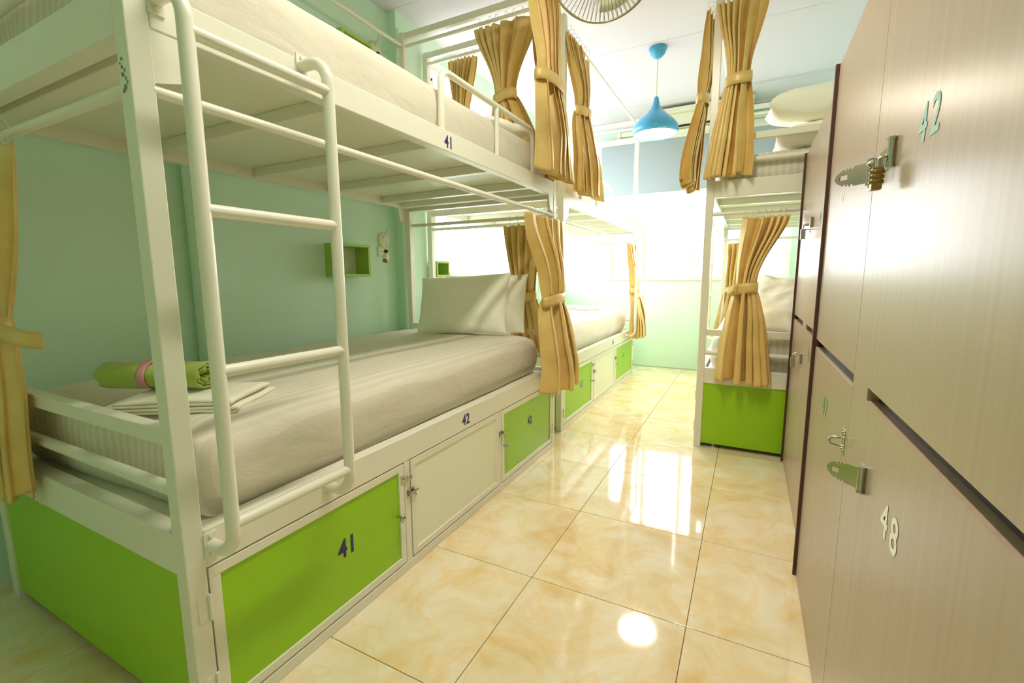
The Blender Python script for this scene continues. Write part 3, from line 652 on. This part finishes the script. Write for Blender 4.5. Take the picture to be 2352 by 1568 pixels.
# ------------------------------------------------------------------ lockers
def locker(label, xf, y0, y1, ysplit, nums, locks):
    t_ = thing('locker_cabinet', label, 'locker', ((xf+XR-.12)/2, (y0+y1)/2, 0), 'wooden locker cabinets')
    xb = XR-.14; zt = 1.64; ft = .018
    MB().box((xf+ft+.002, y0+.004, .03), (xb, y1-.016, zt-.004)).build('carcass', M['dark'], t_)
    # carcass sides and top
    MB().box((xf-.010, y1-.014, 0), (xb, y1, zt+.002)).build('side_panel', M['brownedge'], t_, bevel=.001)
    MB().box((xf+.0, y0-.012, 0), (xb, y0+.002, zt)).build('side_panel', M['lam'], t_, bevel=.001)
    MB().box((xf+.002, y0, zt-.018), (xb, y1-.014, zt)).build('top_panel', M['lam'], t_, bevel=.001)
    MB().box((xf+.03, y0, 0), (xb, y1-.016, .03)).build('plinth', M['dark'], t_)
    zs0, zs1 = .798, .822; hl = .125
    doors = []
    # left pair (far) : full-width finger slot ; right pair (near): slot starts after a stile
    g = .0015
    doors.append(MB().box((xf, ysplit+g, zs1), (xf+ft, y1-.014-g, zt-.004)).build('door', M['lam'], t_, bevel=.001))
    doors.append(MB().box((xf, ysplit+g, .004), (xf+ft, y1-.014-g, zs0)).build('door', M['lam'], t_, bevel=.001))
    doors.append(MB().box((xf, y0+g, zs1), (xf+ft, ysplit-hl, zt-.004)).box((xf, ysplit-hl, .8115), (xf+ft, ysplit-g, zt-.004)).build('door', M['lam'], t_))
    doors.append(MB().box((xf, y0+g, .004), (xf+ft, ysplit-hl, zs0)).box((xf, ysplit-hl, .004), (xf+ft, ysplit-g, .8115)).build('door', M['lam'], t_))
    for (nm, d_, y, z, h_, ink) in nums: number(nm, (xf, y, z), (0, -1, 0), (0, 0, 1), h_, M[ink], doors[d_], bold=.016, squash=1.0)
    MB().box((xf+ft, y0+.01, zs0-.03), (xf+ft+.001, y1-.03, zs1+.03)).build('slot_backing', M['dark'], t_)
    return t_, doors
lk1, d1 = locker('near wooden locker cabinet with doors 41, 42, 47 and 48', .200, .38, 1.745, 1.130,
    [('41', 0, 1.475, 1.226, .030, 'ink_white'), ('42', 2, .826, 1.228, .052, 'ink_cyan'), ('47', 1, 1.445, .672, .048, 'ink_green'), ('48', 3, .797, .660, .054, 'ink_white')], 0)
lk2, d2 = locker('second wooden locker cabinet beside the right bunk bed', .222, 1.762, 2.862, 2.40,
    [('44', 2, 2.085, 1.240, .042, 'ink_grey'), ('46', 3, 2.090, .715, .045, 'ink_green')], 0)

def hasp(parent, xf, yb, z, swing, tilt=0, pl=.042, leaf=True):
    """fixed leaf on the door, barrel hinge and an ornate slotted leaf swung out; yb: barrel position"""
    hs = MB().box((xf-.0024, yb, z-.019), (xf, yb+pl, z+.019)).build('hasp', M['steel'], parent, bevel=.0004)
    MB().tube([(xf-.006, yb+.003, z-.021), (xf-.006, yb+.003, z+.021)], .0058, 14).tube([(xf-.006, yb+.003, z-.024), (xf-.006, yb+.003, z-.020)], .0068, 14).tube([(xf-.006, yb+.003, z+.020), (xf-.006, yb+.003, z+.024)], .0068, 14).build('hasp_barrel', M['steel'], parent)
    for q in (.3, .75):
        for e in (-.011, .011): MB().tube([(xf-.0038, yb+pl*q, z+e), (xf-.001, yb+pl*q, z+e)], .0028, 8).build('screw', M['steel'], hs)
    if not leaf: return hs
    # ornate outline (a: along the leaf, b: across)
    half = [(0, .019), (.040, .019), (.048, .0125), (.053, .0190), (.058, .0115), (.063, .0180), (.068, .0110), (.074, .0165), (.080, .0140), (.086, .0115), (.092, .009), (.098, .004), (.101, 0)]
    out = half+[(a, -b) for a, b in reversed(half[:-1])]
    slot = [(.060, .0045), (.084, .0045), (.084, -.0045), (.060, -.0045)]
    th = swing; ex = Vector((-math.sin(th), math.cos(th), 0)); ez = Vector((0, 0, 1)); nn = ex.cross(ez)
    bm = bmesh.new(); O = Vector((xf-.008, yb+.006, z))
    def P_(a, b, k): return O+ex*a+ez*(b+math.sin(tilt)*a)+nn*k
    for k in (-.0008, .0008):
        vo = [bm.verts.new(P_(a, b, k)) for a, b in out]; vi = [bm.verts.new(P_(a, b, k)) for a, b in slot]
        eo = [bm.edges.new((vo[i], vo[(i+1) % len(vo)])) for i in range(len(vo))]; ei = [bm.edges.new((vi[i], vi[(i+1) % 4])) for i in range(4)]
        bmesh.ops.triangle_fill(bm, edges=eo+ei, use_beauty=True)
        if k < 0: A = (vo, vi)
        else: B_ = (vo, vi)
    for P0, P1 in zip(A, B_):
        n = len(P0)
        for i in range(n): bm.faces.new((P0[i], P0[(i+1) % n], P1[(i+1) % n], P1[i]))
    bmesh.ops.recalc_face_normals(bm, faces=bm.faces)
    off = Vector((0, 0, 0)); q = parent
    while q is not None: off += q.location; q = q.parent
    bmesh.ops.translate(bm, verts=bm.verts, vec=-off)
    me = bpy.data.meshes.new('hasp_leaf'); bm.to_mesh(me); bm.free(); me.materials.append(M['steel']); o = bpy.data.objects.new('hasp_leaf', me); COL.objects.link(o); o.parent = parent
    return hs
def staple(parent, xf, y, z, orn=True):
    mb = MB().box((xf-.0016, y-.014, z-.026), (xf, y+.014, z+.026))
    for q in (-.018, .018):
        for e in (-.008, .008): mb.tube([(xf-.0035, y+e, z+q), (xf-.001, y+e, z+q)], .0028, 8)
    mb.build('staple_plate', M['steel'], parent)
    mb = MB().tube([(xf, y, z-.010), (xf-.020, y, z-.010), (xf-.026, y, z-.005), (xf-.026, y, z+.003), (xf-.020, y, z+.008), (xf, y, z+.008)], .0028, 8)
    mb.build('staple', M['steel'], parent)
# upper hasp joins doors 41/42, lower hasp on 47/48
hasp(d1[2], .200, .982, 1.222, 0.0, 0, .10, False)
staple(d1[0], .200, 1.152, 1.214); hasp(d1[0], .195, 1.097, 1.213, R_(24), R_(4), .004)
hasp(d1[3], .200, .952, .667, R_(20), R_(-11)); staple(d1[1], .200, 1.165, .668)
# brass combination padlock through the upper staple
def padlock(label, x, y, z, s_=1.0, comb=True, m='brass'):
    t_ = thing('padlock', label, 'padlock', (x, y, z-.045*s_), 'padlocks on the lockers')
    MB().box((x-.010*s_, y-.012*s_, z-.050*s_), (x+.010*s_, y+.012*s_, z)).build('lock_body', M[m], t_, bevel=.0015)
    MB().tube([(x, y-.007*s_, z-.004)]+[(x, y-.007*s_*math.cos(k*PI/8), z+.014*s_+.007*s_*math.sin(k*PI/8)) for k in range(9)]+[(x, y+.007*s_, z-.004)], .0022*s_, 8).build('shackle', M['steel'], t_)
    if comb:
        for k in range(3): MB().lathe((x, y, z-(.010+.011*k)*s_), [(.001, -.003), (.0150*s_, -.0025), (.0150*s_, .0025), (.001, .003)], 20).build('number_wheel', M[m], t_, bevel=.0006)
padlock('brass combination padlock hanging from the hasp between locker doors 41 and 42', .178, .985, 1.199, .72)
MB().tube([(.193, 1.095, 1.216), (.176, 1.05, 1.220), (.174, .99, 1.212), (.182, .980, 1.214), (.197, 1.0, 1.222)], .0028, 8).build('link', M['steel'], lk1)
# small hasps with padlocks on the second cabinet
for d_, z, l in ((d2[0], 1.235, 'small steel padlock on the upper doors of the second locker cabinet'), (d2[1], .665, 'small steel padlock on the lower doors of the second locker cabinet')):
    staple(d_, .222, 2.43, z); padlock(l, .195, 2.405, z-.008, .9, False, 'steel')
for d_, z in ((d2[2], 1.245), (d2[3], .665)):
    MB().box((.2195, 2.315, z-.018), (.222, 2.392, z+.018)).tube([(.214, 2.315, z-.022), (.214, 2.315, z+.022)], .006, 10).tube([(.218, 2.392, z), (.2, 2.40, z)], .003, 6).build('hasp', M['steel'], d_)

# ------------------------------------------------------------------ wall fittings
def cube_shelf(label, x0, x1, y0, y1, z0, z1):
    t_ = thing('cube_shelf', label, 'shelf', ((x0+x1)/2, (y0+y1)/2, z0), 'green wall boxes')
    k = .016
    MB().box((x0, y0, z1-k), (x1, y1, z1)).build('top_board', M['shelfgreen'], t_, bevel=.001)
    MB().box((x0, y0, z0), (x1, y1, z0+k)).build('bottom_board', M['shelfgreen'], t_, bevel=.001)
    MB().box((x0, y0, z0+k), (x1, y0+k, z1-k)).build('side_board', M['shelfgreen'], t_)
    MB().box((x0, y1-k, z0+k), (x1, y1, z1-k)).build('side_board', M['shelfgreen'], t_)
    MB().box((x0, y0+k, z0+k), (x0+.005, y1-k, z1-k)).build('back_board', M['plastic'], t_)
    return t_
cube_shelf('green box shelf on the mint wall above bunk 42', -2.20, -2.085, 1.895, 2.138, 1.033, 1.224)
cube_shelf('green box shelf whose top edge shows above the upper mattress', -2.20, -2.085, 2.00, 2.235, 2.212, 2.400)
cube_shelf('green box shelf standing on the left window sill behind the pillow', -2.19, -2.075, 2.80, 2.965, 1.031, 1.150)
def reading_lamp(label, y, z):
    t_ = thing('reading_lamp', label, 'lamp', (XW, y, z), 'bunk reading lamps')
    MB().lathe((XW, y, z), [(.052, 0), (.052, .012), (.046, .020), (.001, .022)], 32, 'x').build('lamp_base', M['plastic'], t_)
    p_ = [Vector((XW+.02, y-.01, z+.01)), Vector((XW+.045, y-.012, z+.06)), Vector((XW+.065, y-.025, z+.075)), Vector((XW+.085, y-.045, z+.055)), Vector((XW+.09, y-.055, z+.0)), Vector((XW+.10, y-.075, z-.05)), Vector((XW+.105, y-.085, z-.075))]
    MB().tube(p_, .0042, 8).build('flexible_neck', M['plastic'], t_)
    a, b = p_[-1], p_[-1]+(p_[-1]-p_[-2]).normalized()*.022
    MB().tube([a, b], .012, 14).build('collar', M['dark'], t_)
    c_ = b+(b-a).normalized()*.045; MB().tube([b, b+(c_-b)*.6, c_], [.013, .019, .017], 16).build('lamp_head', M['plastic'], t_)
    MB().tube([c_, c_+(c_-b).normalized()*.012], .017, 16).build('bulb_face', M['brass'], t_)
reading_lamp('small flexible reading lamp on the wall above the socket by bunk 42', 2.375, 1.275)
reading_lamp('flexible reading lamp on the mint wall above upper bunk 41', 2.375, 2.455)
rl = thing('hanging_bulb', 'small dark capped bulb hanging by a thin wire before the left window', 'lamp', (-2.10, 2.83, 2.40), None)
MB().tube([(-2.165, 2.80, 2.53), (-2.10, 2.825, 2.50), (-2.10, 2.83, 2.43)], .0022, 6).build('wire', M['plastic'], rl)
MB().tube([(-2.10, 2.83, 2.43), (-2.10, 2.83, 2.412)], .009, 12).build('collar', M['dark'], rl)
MB().tube([(-2.10, 2.83, 2.412), (-2.10, 2.83, 2.395), (-2.10, 2.83, 2.37)], [.009, .013, .009], 12).build('bulb', M['plastic'], rl)
sk = thing('wall_socket', 'cream double wall socket under the reading lamp by bunk 42', 'socket', (XW, 2.372, 1.166))
MB().box((XW, 2.322, 1.166), (XW+.009, 2.424, 1.232)).build('socket_plate', M['plastic'], sk, bevel=.003)
mb = MB()
for yy, zz, a, b in ((2.362, 1.200, .008, .002), (2.386, 1.212, .002, .007), (2.386, 1.188, .002, .007)): mb.box((XW+.0088, yy-a, zz-b), (XW+.0096, yy+a, zz+b))
mb.build('pin_holes', M['dark'], sk)
S.render.film_transparent = False
